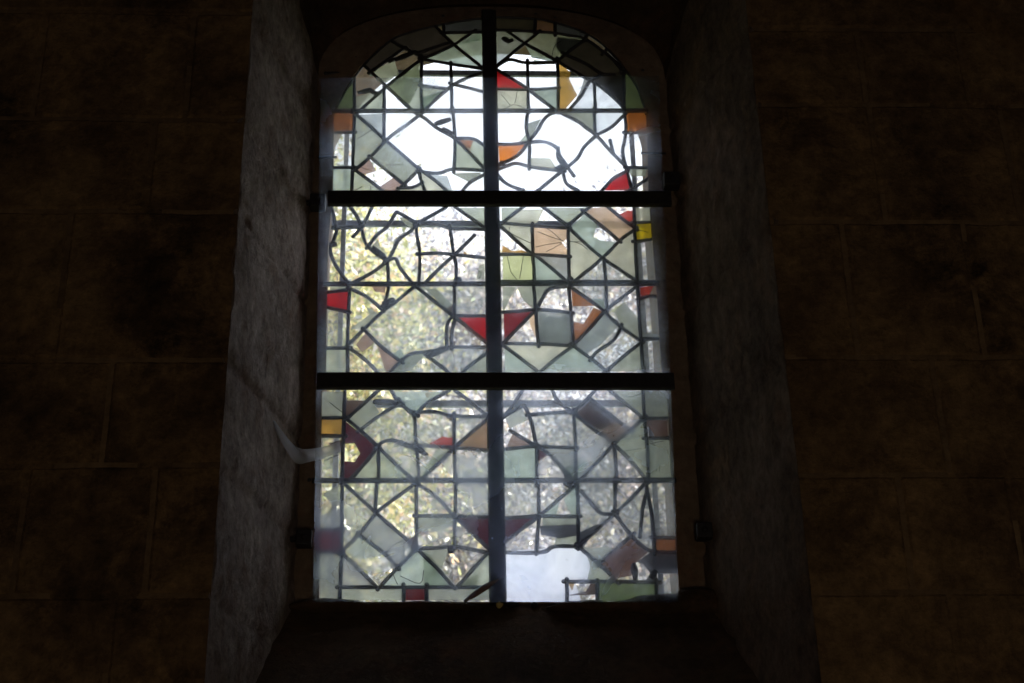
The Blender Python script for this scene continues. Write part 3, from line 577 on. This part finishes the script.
def build_panel(data, label):
    bnd = [Vector(q) for q in data['bound']]
    cx = sum(q.x for q in bnd) / len(bnd); yb = max(q.y for q in bnd)
    root = empty('stained_glass_panel', P(cx, yb), label, 'stained glass panel', 'leaded panels of the window')
    # regions between the leads
    vs = list(bnd); n = len(bnd); ed = [(i, (i + 1) % n) for i in range(n)]
    for l in data['lines']:
        q = extend(l, 3.0); k = len(vs); vs += q; ed += [(k + i, k + i + 1) for i in range(len(q) - 1)]
    ov, oe, of, _, eo, _ = delaunay_2d_cdt(vs, ed, [], 0, 1e-3)
    con = {tuple(sorted(e)) for e, s in zip(oe, eo) if s}
    def inb(p):
        c = False; j = n - 1
        for i in range(n):
            a, b_ = bnd[i], bnd[j]
            if (a.y > p.y) != (b_.y > p.y) and p.x < (b_.x - a.x) * (p.y - a.y) / (b_.y - a.y) + a.x: c = not c
            j = i
        return c
    tris = [t for t in of if inb((ov[t[0]] + ov[t[1]] + ov[t[2]]) / 3)]
    e2t = {}
    for k, t in enumerate(tris):
        for e in ((t[0], t[1]), (t[1], t[2]), (t[2], t[0])): e2t.setdefault(tuple(sorted(e)), []).append(k)
    reg = [-1] * len(tris); nr = 0
    for s in range(len(tris)):
        if reg[s] >= 0: continue
        st = [s]; reg[s] = nr
        while st:
            k = st.pop(); t = tris[k]
            for e in ((t[0], t[1]), (t[1], t[2]), (t[2], t[0])):
                e = tuple(sorted(e))
                if e in con: continue
                for j in e2t[e]:
                    if reg[j] < 0: reg[j] = nr; st.append(j)
        nr += 1
    def which(p):
        for k, t in enumerate(tris):
            a, b_, c = (ov[i] for i in t)
            s1 = (b_ - a).cross(p - a); s2 = (c - b_).cross(p - b_); s3 = (a - c).cross(p - c)
            if (s1 >= 0 and s2 >= 0 and s3 >= 0) or (s1 <= 0 and s2 <= 0 and s3 <= 0): return reg[k]
        return -1
    w2 = [P2(q.x, q.y) for q in ov]; done = {}
    for c, x, y, col in data['panes']:
        p = Vector(cp(c, x, y)); r = which(p)
        if r < 0 or r in done: print('PANE seed', label[:24], c, x, y, col, 'outside' if r < 0 else 'same as ' + done[r]); continue
        done[r] = f'{c} {x} {y} {col}'
        t_ = [t for k, t in enumerate(tris) if reg[k] == r]
        m, lb = GLASS[col]
        o = fix_normals(obj('glass_pane', *solid(t_, w2, random.uniform(-0.0008, 0.0008), 0.003), m, root)); o['label'] = lb.replace('glass', 'glass pane')
    for col, poly in data['shards']:
        q = [P2(*p) for p in poly]
        tt = tessellate_polygon([[Vector((x, z, 0)) for x, z in q]])
        m, lb = GLASS[col]
        o = fix_normals(obj('glass_shard', *solid(tt, q, 0.0026 + random.uniform(-0.0006, 0.0006), 0.003), m, root)); o['label'] = 'broken ' + lb.replace('glass', 'glass shard')
    # the lead net
    b = Buf(); prof = ellipse(LW, LT, 8)
    for k, l in enumerate(data['lines']):
        pts = [P(q[0], q[1]) for q in catmull([tuple(q) for q in extend(l, 2.2)], 4)] if len(l) > 2 else [P(*q) for q in extend(l, 2.2)]
        pts = resample(pts, 0.022); ww = []
        for i, q in enumerate(pts):
            q.y = -0.001 + 0.002 * noise.noise(q * 14); ww.append(1 + 0.18 * noise.noise(q * 30 + Vector((k, 0, 0))))
            q.x += 0.0015 * noise.noise(q * 25 + Vector((0, k, 3)))
        b.sweep(pts, prof, scales=ww)
        for q in (pts[0], pts[-1]): b.blob((q.x, -0.003, q.z), 0.008, 0.006, 0.008)
    b.build('lead_came', M['lead'], root, True)
    for l in data['thick']:
        b = Buf(); pts = resample([P(*q) for q in l], 0.01)
        for q in pts: q.y = -0.0075 + 0.001 * noise.noise(q * 30)
        b.sweep(pts, ellipse(0.012, 0.005, 8), scales=[0.55 + 0.45 * math.sin(PI * (i + 0.6) / (len(pts) + 0.2)) + 0.2 * noise.noise(q * 60) for i, q in enumerate(pts)])
        o = b.build('bent_came', M['lead'], root, True); o['label'] = 'bent loose end of broken lead'
    for l in data['cracks']:
        b = Buf(); pts = resample([P(*q) for q in (catmull(l, 4) if len(l) > 2 else l)], 0.012)
        for q in pts: q.y = -0.0028; q.x += 0.002 * noise.noise(q * 50)
        b.sweep(pts, ellipse(0.0014, 0.0009, 5))
        o = b.build('crack', M['crack'], root); o['label'] = 'dark crack in the glass'
    return root
build_panel(TL, 'arched upper left leaded panel with a big hole and an orange border square')
build_panel(TR, 'arched upper right leaded panel, mostly glassless, with red shards and an amber strip')
build_panel(ML, 'middle left leaded panel, twisted leads over bare foliage and a red wedge')
build_panel(MR, 'middle right leaded panel with peach panes and a bright yellow border square')
build_panel(LL, 'lower left leaded panel with maroon pane and amber border square')
build_panel(LR, 'lower right leaded panel with a brown pane and a torn-out bottom corner')

# ------------------------------------------------------------------ iron frame
def bar(p, q, hw, y0, y1):
    """flat bar between two points of the window plane"""
    b = Buf(); pts = resample([p, q], 0.12)
    for s in pts: s.y = (y0 + y1) / 2
    hy = (y1 - y0) / 2; e = 0.004
    b.sweep(pts, [(hw - e, hy), (hw, hy - e), (hw, -hy + e), (hw - e, -hy), (-hw + e, -hy), (-hw, -hy + e), (-hw, hy - e), (-hw + e, hy)]); return b
fr = empty('iron_window_frame', P(498, 601), 'black iron frame of post and crossbars dividing the stained glass into six', 'window frame')
bar(P(488.8, 12, -0.029), P(498, 604, -0.029), 0.0285, -0.044, -0.014).build('mullion', M['iron'], fr)
for y, xa, xb in ((198.5, 328, 671), (381, 317, 674)):
    o = bar(P(xa, y, -0.117), P(xb, y + 0.5, -0.117), 0.030, -0.130, -0.104).build('crossbar', M['iron'], fr)
for y, xa, xb in ((111, 331, 648), (284, 323, 659), (480.6, 312, 676)):
    b = Buf(); pts = resample([P(xa, y, -0.0225), P(xb, y - 0.4, -0.0225)], 0.1)
    for q in pts: q.y = -0.0225
    b.sweep(pts, ellipse(0.0095, 0.0095, 10)); o = b.build('saddle_bar', M['iron'], fr, True)
    for fx in ((352, 423, 452, 558, 624) if y < 200 else (349, 419, 455, 570, 637) if y < 300 else (341, 416, 456, 569, 647)):
        t = Buf(); q = P(fx, y, -0.026); t.blob((q.x, -0.026, q.z), 0.012, 0.011, 0.013); t.build('lead_tie', M['lead'], o, True)

for p, q in (((318, 157.5), (337, 157)), ((641, 153), (666, 153.5))):
    b = Buf(); b.sweep(resample([P(*p, -0.02), P(*q, -0.02)], 0.05), ellipse(0.0045, 0.0045, 6)); b.build('stay_pin', M['iron'], fr)

# iron clips let into the stone
def clip(u0, u1, v0, v1, y, label, side):
    p = P(u0, v1, y); q = P(u1, v0, y); r = empty('iron_clip', ((p.x + q.x) / 2, y, p.z), label, 'clip', 'iron clips holding the plastic sheet')
    b = Buf(); b.box(p.x, q.x, y - 0.02, y + 0.03, p.z, q.z); bevel(b.build('clip_block', M['iron'], r), 0.004)
    s = -1 if side == 'l' else 1
    b = Buf(); xm = (p.x + q.x) / 2; zm = (p.z + q.z) / 2
    b.sweep([Vector((xm, y, zm)), Vector((xm + s * 0.05, y + 0.01, zm))], ellipse(0.010, 0.010, 8), ref=Vector((0, 0, 1))); b.build('spike', M['iron'], r)
    b = Buf(); b.blob((xm, y - 0.022, zm), 0.010, 0.006, 0.010); b.build('rivet', M['iron'], r, True)
clip(310, 326, 196, 208, -0.06, 'black iron clip at the left end of the upper crossbar', 'l')
clip(664, 679, 174.5, 187, -0.06, 'black iron clip in right jamb just above the upper crossbar', 'r')
clip(296, 312.5, 531, 546, -0.06, 'black iron clip in left jamb beside the lowest red border square', 'l')
clip(697, 711.5, 524, 539, -0.06, 'black iron clip low in right jamb beside the brown pane', 'r')

# ------------------------------------------------------------------ dusty plastic sheet hung in front of the leads
m, t, o_ = mat('dusty_plastic'); g = t.nodes.new('ShaderNodeTexCoord')
n1 = noise_node(t, 4.0, 4, 0.55, g.outputs['Object'], 0.8); r1 = ramp(t, n1.outputs[0], [(0.36, (0.16, 0.16, 0.16)), (0.66, (1, 1, 1))])
tr = t.nodes.new('ShaderNodeBsdfTransparent'); tl = t.nodes.new('ShaderNodeBsdfTranslucent'); tl.inputs[0].default_value = (0.58, 0.68, 1.0, 1)
rf = t.nodes.new('ShaderNodeBsdfRefraction'); rf.inputs['IOR'].default_value = 1.35; rf.inputs['Roughness'].default_value = 0.6; rf.inputs['Color'].default_value = (0.76, 0.84, 1, 1)
mx = t.nodes.new('ShaderNodeMixShader'); mx.inputs[0].default_value = 0.72
t.links.new(tl.outputs[0], mx.inputs[1]); t.links.new(rf.outputs[0], mx.inputs[2])
ml = t.nodes.new('ShaderNodeMath'); ml.operation = 'MULTIPLY'; ml.inputs[1].default_value = 0.38
sz = t.nodes.new('ShaderNodeSeparateXYZ'); t.links.new(g.outputs['Object'], sz.inputs[0])
zr = t.nodes.new('ShaderNodeMapRange'); zr.inputs['From Min'].default_value = P(490, 603).z; zr.inputs['From Max'].default_value = P(490, 75).z
t.links.new(sz.outputs['Z'], zr.inputs['Value'])
dz = ramp(t, zr.outputs[0], [(0.0, (0.95, 0.95, 0.95)), (0.36, (0.9, 0.9, 0.9)), (0.46, (0.35, 0.35, 0.35)), (0.72, (0.35, 0.35, 0.35)), (0.80, (0.8, 0.8, 0.8))])
mz = t.nodes.new('ShaderNodeMath'); mz.operation = 'MULTIPLY'; t.links.new(r1.outputs[0], mz.inputs[0]); t.links.new(dz.outputs[0], mz.inputs[1])
t.links.new(mz.outputs[0], ml.inputs[0])
m2 = t.nodes.new('ShaderNodeMixShader'); t.links.new(ml.outputs[0], m2.inputs[0]); t.links.new(tr.outputs[0], m2.inputs[1]); t.links.new(mx.outputs[0], m2.inputs[2])
t.links.new(m2.outputs[0], o_.inputs[0]); M['sheet'] = m
YS = -0.095
tlc, trc, brc, blc = P(320.5, 78, YS), P(659, 76, YS), P(679, 602, YS), P(313, 602, YS)
NU, NV = 18, 26; v = []; f = []
for s_ in (0, 1):
    for j in range(NV + 1):
        for i in range(NU + 1):
            q = tlc.lerp(trc, i / NU).lerp(blc.lerp(brc, i / NU), j / NV)
            q.y = YS + 0.004 * noise.noise(Vector((q.x * 3, q.z * 2, 0))) + s_ * 0.0015; v.append(q)
nn = (NU + 1) * (NV + 1)
for j in range(NV):
    for i in range(NU):
        a = j * (NU + 1) + i; f.append((a, a + 1, a + NU + 2, a + NU + 1)); f.append(tuple(k + nn for k in (a + NU + 1, a + NU + 2, a + 1, a)))
bd = [i for i in range(NU)] + [NU + j * (NU + 1) for j in range(NV)] + [nn - 1 - i for i in range(NU)] + [(NV - j) * (NU + 1) for j in range(NV)]
for a, b_ in zip(bd, bd[1:] + bd[:1]): f.append((b_, a, a + nn, b_ + nn))
o = fix_normals(obj('plastic_sheet', v, f, M['sheet'], None, None, True)); tag(o, 'hazy dusty clear plastic sheet hung inside over the stained glass', 'plastic sheet')

# torn strip curling away from its left edge
m, t, o_ = mat('torn_plastic'); b_ = t.nodes.new('ShaderNodeBsdfDiffuse'); b_.inputs[0].default_value = (0.55, 0.55, 0.58, 1)
tl = t.nodes.new('ShaderNodeBsdfTranslucent'); tl.inputs[0].default_value = (0.7, 0.72, 0.78, 1)
x1 = t.nodes.new('ShaderNodeMixShader'); x1.inputs[0].default_value = 0.5; t.links.new(b_.outputs[0], x1.inputs[1]); t.links.new(tl.outputs[0], x1.inputs[2])
tr = t.nodes.new('ShaderNodeBsdfTransparent'); x2 = t.nodes.new('ShaderNodeMixShader'); x2.inputs[0].default_value = 0.5
t.links.new(tr.outputs[0], x2.inputs[1]); t.links.new(x1.outputs[0], x2.inputs[2]); t.links.new(x2.outputs[0], o_.inputs[0]); M['torn'] = m
up_ = catmull([(271, 415), (283, 432), (293, 444), (303, 449), (322, 447), (340, 441)], 4); lo_ = catmull([(271, 420), (283, 445), (296, 463), (309, 462), (325, 458), (341, 452)], 4)
v = []; f = []; n = len(up_)
for s_ in (0, 0.0015):
    for i in range(n):
        Y = -0.245 + 0.185 * min(1, i / (n * 0.55)) - s_
        v += [P(*up_[i], Y), P((up_[i][0] + lo_[i][0]) / 2, (up_[i][1] + lo_[i][1]) / 2, Y - 0.012), P(*lo_[i], Y)]
k = 3 * n
for i in range(n - 1):
    for j in (0, 1):
        a = 3 * i + j; f.append((a, a + 1, a + 4, a + 3)); f.append((a + 3 + k, a + 4 + k, a + 1 + k, a + k))
    for j, in ((0,), (2,)): a = 3 * i + j; f.append((a, a + 3, a + 3 + k, a + k))
for a in (0, 3 * (n - 1)): f += [(a, a + 1, a + 1 + k, a + k), (a + 1, a + 2, a + 2 + k, a + 1 + k)]
o = fix_normals(obj('torn_plastic_strip', v, f, M['torn'], None, None, True)); tag(o, 'pale torn plastic strip curling against the left stone jamb', 'plastic strip')

# milky plastic patch behind the torn-out corner
m, t, o_ = mat('milky_plastic'); g = t.nodes.new('ShaderNodeTexCoord'); n1 = noise_node(t, 60, 3, 0.6, g.outputs['Object'])
r1 = ramp(t, n1.outputs[0], [(0.24, (0.45, 0.45, 0.5)), (0.34, (0.88, 0.90, 0.98))])
tl = t.nodes.new('ShaderNodeBsdfTranslucent'); t.links.new(r1.outputs[0], tl.inputs[0]); tr = t.nodes.new('ShaderNodeBsdfTransparent')
x1 = t.nodes.new('ShaderNodeMixShader'); x1.inputs[0].default_value = 0.80; t.links.new(tr.outputs[0], x1.inputs[1]); t.links.new(tl.outputs[0], x1.inputs[2])
t.links.new(x1.outputs[0], o_.inputs[0]); M['patch'] = m
q = [P2(*p, 0.03) for p in catmull([(502, 551), (540, 549), (572, 548), (585, 554), (590, 566), (589, 579), (575, 581), (576, 606), (502, 606)], 3)]
o = fix_normals(obj('plastic_patch', *solid(tessellate_polygon([[Vector((x, z, 0)) for x, z in q]]), q, 0.03, 0.002), M['patch'])); tag(o, 'milky white plastic patch behind the torn-out bottom corner of the window', 'plastic patch')

# ------------------------------------------------------------------ guard outside the glass
gr_ = empty('window_guard', P(495, 600, 0.12), 'grey metal guard grid behind the leaded glass', 'window guard')
YG = 0.12
def gbar(name, p, q, hw):
    b = Buf(); b.sweep(resample([p, q], 0.3), [(hw, 0.006), (hw, -0.006), (-hw, -0.006), (-hw, 0.006)]); b.build(name, M['guard'], gr_)
zt = P2(489, 14, YG)[1]; zb = P2(489, 604, YG)[1]
xa = P2(343, 250, YG)[0]; xb = P2(639, 250, YG)[0]
for x in (xa, xb): gbar('upright', Vector((x, YG, zb)), Vector((x, YG, P2(489, 60, YG)[1])), 0.009)
for y in (222.5, 402.5, 72): 
    z = P2(489, y, YG)[1]; gbar('rail', Vector((xa - 0.06, YG + 0.012, z)), Vector((xb + 0.06, YG + 0.012, z)), 0.012)

# ------------------------------------------------------------------ bits lying on the sill
def lump(name, pxs, Y, m, label, cat, depth=0.03, jit=0.003, seed=0):
    c = [P(*q, Y) for q in pxs]; cc = sum(c, Vector()) / len(c); rx = max(abs(q.x - cc.x) for q in c); rz = max(abs(q.z - cc.z) for q in c)
    b = Buf(); b.blob((cc.x, Y, cc.z), rx, depth / 2, rz, 12, 8)
    b.v = [tuple(Vector(q) + Vector((noise.noise(Vector(q) * 40 + Vector((seed, 0, 0))), 0, noise.noise(Vector(q) * 40 + Vector((0, seed, 0))))) * jit) for q in b.v]
    o = b.build(name, m, None, True); return tag(o, label, cat) if cat else o
lump('mortar_chip', [(495, 598.5), (503.5, 608)], -0.03, M['ochre'], 'small ochre mortar chip on the sill below the iron post', 'chip')
lump('stone_chip', [(503.5, 601.5), (520, 607.5)], -0.03, M['blackchip'], 'flat black chip lying beside the ochre chip on the sill', 'chip')
lump('pebble', [(530, 602.5), (538, 608)], -0.03, M['blackchip'], 'small black pebble on the sill under the torn-out corner', 'pebble')
b = Buf(); pts = [P(u, v_, Y) for u, v_, Y in ((464, 602, -0.075), (472, 596.5, -0.085), (482, 590, -0.09), (492, 583, -0.085), (504, 577, -0.08))]
b.sweep(resample(pts, 0.02), [(0.016, 0.000), (0.004, 0.004), (-0.012, 0.0), (0.0, -0.004)], scales=[0.2 + 0.55 * math.sin(PI * (i + 0.5) / 9) for i in range(len(resample(pts, 0.02)))])
o = b.build('dry_leaf', M['dryleaf'], None, True); tag(o, 'curled brown dry leaf leaning on the foot of the iron post', 'leaf')
b = Buf()
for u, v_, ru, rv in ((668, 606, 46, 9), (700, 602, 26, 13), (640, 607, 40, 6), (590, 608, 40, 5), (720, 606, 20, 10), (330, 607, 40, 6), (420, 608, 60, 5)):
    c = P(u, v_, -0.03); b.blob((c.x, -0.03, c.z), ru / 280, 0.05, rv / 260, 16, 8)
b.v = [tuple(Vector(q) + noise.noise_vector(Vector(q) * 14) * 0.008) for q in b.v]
o = b.build('trim_4', M['shaded'], None, True); structure(o, 'rough mortar bed along the foot of the window', 'mortar bed')

# ------------------------------------------------------------------ trees outside
def leaf_mat(name, stops):
    m, t, o_ = mat(name); gi = t.nodes.new('ShaderNodeNewGeometry'); r1 = ramp(t, gi.outputs['Random Per Island'], stops)
    df = t.nodes.new('ShaderNodeBsdfDiffuse'); tl = t.nodes.new('ShaderNodeBsdfTranslucent'); gl = t.nodes.new('ShaderNodeBsdfGlossy'); gl.inputs['Roughness'].default_value = 0.3
    t.links.new(r1.outputs[0], df.inputs[0]); t.links.new(r1.outputs[0], tl.inputs[0])
    x1 = t.nodes.new('ShaderNodeMixShader'); x1.inputs[0].default_value = 0.4; t.links.new(df.outputs[0], x1.inputs[1]); t.links.new(tl.outputs[0], x1.inputs[2])
    x2 = t.nodes.new('ShaderNodeMixShader'); x2.inputs[0].default_value = 0.10; t.links.new(x1.outputs[0], x2.inputs[1]); t.links.new(gl.outputs[0], x2.inputs[2])
    t.links.new(x2.outputs[0], o_.inputs[0]); return m
M['leaf'] = leaf_mat('autumn_leaf', [(0.0, (0.10, 0.10, 0.11)), (0.25, (0.20, 0.23, 0.11)), (0.5, (0.42, 0.44, 0.18)), (0.72, (0.70, 0.64, 0.26)), (0.86, (0.58, 0.38, 0.24)), (1.0, (0.55, 0.54, 0.55))])
M['leaf_pale'] = leaf_mat('pale_leaf', [(0.0, (0.10, 0.10, 0.13)), (0.3, (0.24, 0.24, 0.28)), (0.5, (0.42, 0.42, 0.40)), (0.72, (0.60, 0.56, 0.38)), (0.86, (0.58, 0.45, 0.40)), (1.0, (0.70, 0.70, 0.78))])

def tree(base, h, rad, zc, zr, nleaf, seed, label, size=0.034, leaf='leaf'):
    rng = np.random.default_rng(seed); root = empty('autumn_tree', base, label, 'tree', 'trees outside the window')
    bx, by, bz = base; nc = 150
    d = rng.normal(size=(nc, 3)); d /= np.linalg.norm(d, axis=1)[:, None]; d *= rng.random(nc)[:, None] ** 0.4
    cen = d * np.array([rad, rad * 0.8, zr]) + np.array([bx, by, bz + zc])
    b = Buf(); tp = [Vector((bx + 0.12 * math.sin(k * 1.3 + seed), by + 0.1 * math.cos(k + seed), bz + h * 0.8 * k / 8)) for k in range(9)]
    b.sweep(tp, ellipse(0.17, 0.17, 9), ref=Vector((0, 1, 0.01)), scales=[1.25 - 0.12 * k for k in range(9)])
    b.build('trunk', M['bark'], root, True)
    b = Buf()
    for k in range(0, nc, 5):
        c = Vector(cen[k]); s = tp[min(8, max(2, int((c.z - bz - 0.9) / (h * 0.8) * 8)))]
        mid = s.lerp(c, 0.5) + Vector((rng.normal() * 0.15, rng.normal() * 0.15, 0.2)); pts = [Vector(q) for q in catmull([s, mid, c], 4)]
        b.sweep(pts, ellipse(0.035, 0.035, 6), ref=Vector((0.3, 0.9, 0.2)), scales=[1 - 0.75 * i / len(pts) for i in range(len(pts))])
    b.build('branch', M['bark'], root, True)
    k = rng.integers(0, nc, nleaf); p = cen[k] + rng.normal(size=(nleaf, 3)) * np.array([0.30, 0.30, 0.24])
    a = rng.normal(size=(nleaf, 3)); a /= np.linalg.norm(a, axis=1)[:, None]
    c = np.cross(a, rng.normal(size=(nleaf, 3))); c /= np.linalg.norm(c, axis=1)[:, None]; nrm = np.cross(a, c)
    s = size * (0.6 + 0.8 * rng.random(nleaf))[:, None]
    V = np.stack([p - a * s, p + c * s * 0.45 + nrm * s * 0.12, p + a * s, p - c * s * 0.45 + nrm * s * 0.12], 1).reshape(-1, 3)
    me = bpy.data.meshes.new('foliage'); me.vertices.add(len(V)); me.vertices.foreach_set('co', V.ravel())
    me.loops.add(nleaf * 4); me.loops.foreach_set('vertex_index', np.arange(nleaf * 4, dtype=np.int32))
    me.polygons.add(nleaf); me.polygons.foreach_set('loop_start', np.arange(nleaf, dtype=np.int32) * 4); me.update(calc_edges=True)
    me.materials.append(M[leaf]); o = bpy.data.objects.new('foliage', me); C.objects.link(o)
    o.parent = root; o.matrix_parent_inverse = Matrix.Translation(root.location).inverted(); o['kind'] = 'stuff'
tree((-1.9, 7.4, -0.1), 10.2, 1.55, 7.7, 2.75, 105000, 3, 'dense yellow-green autumn tree seen through the left half of the window')
tree((2.35, 8.8, -0.1), 10.8, 1.5, 8.1, 3.0, 60000, 5, 'thinner pale autumn tree seen through the right half of the window', 0.034, 'leaf_pale')
tree((0.1, 14.0, -0.1), 13.6, 2.6, 9.6, 4.0, 75000, 8, 'farther autumn tree between the two nearer ones', 0.045, 'leaf_pale')
tree((-6.8, 9.5, -0.1), 10.0, 2.0, 6.6, 3.2, 14000, 11, 'autumn tree standing far to the left outside', 0.07)
tree((7.2, 9.5, -0.1), 9.0, 2.0, 6.0, 2.9, 14000, 13, 'autumn tree standing far to the right outside', 0.07)
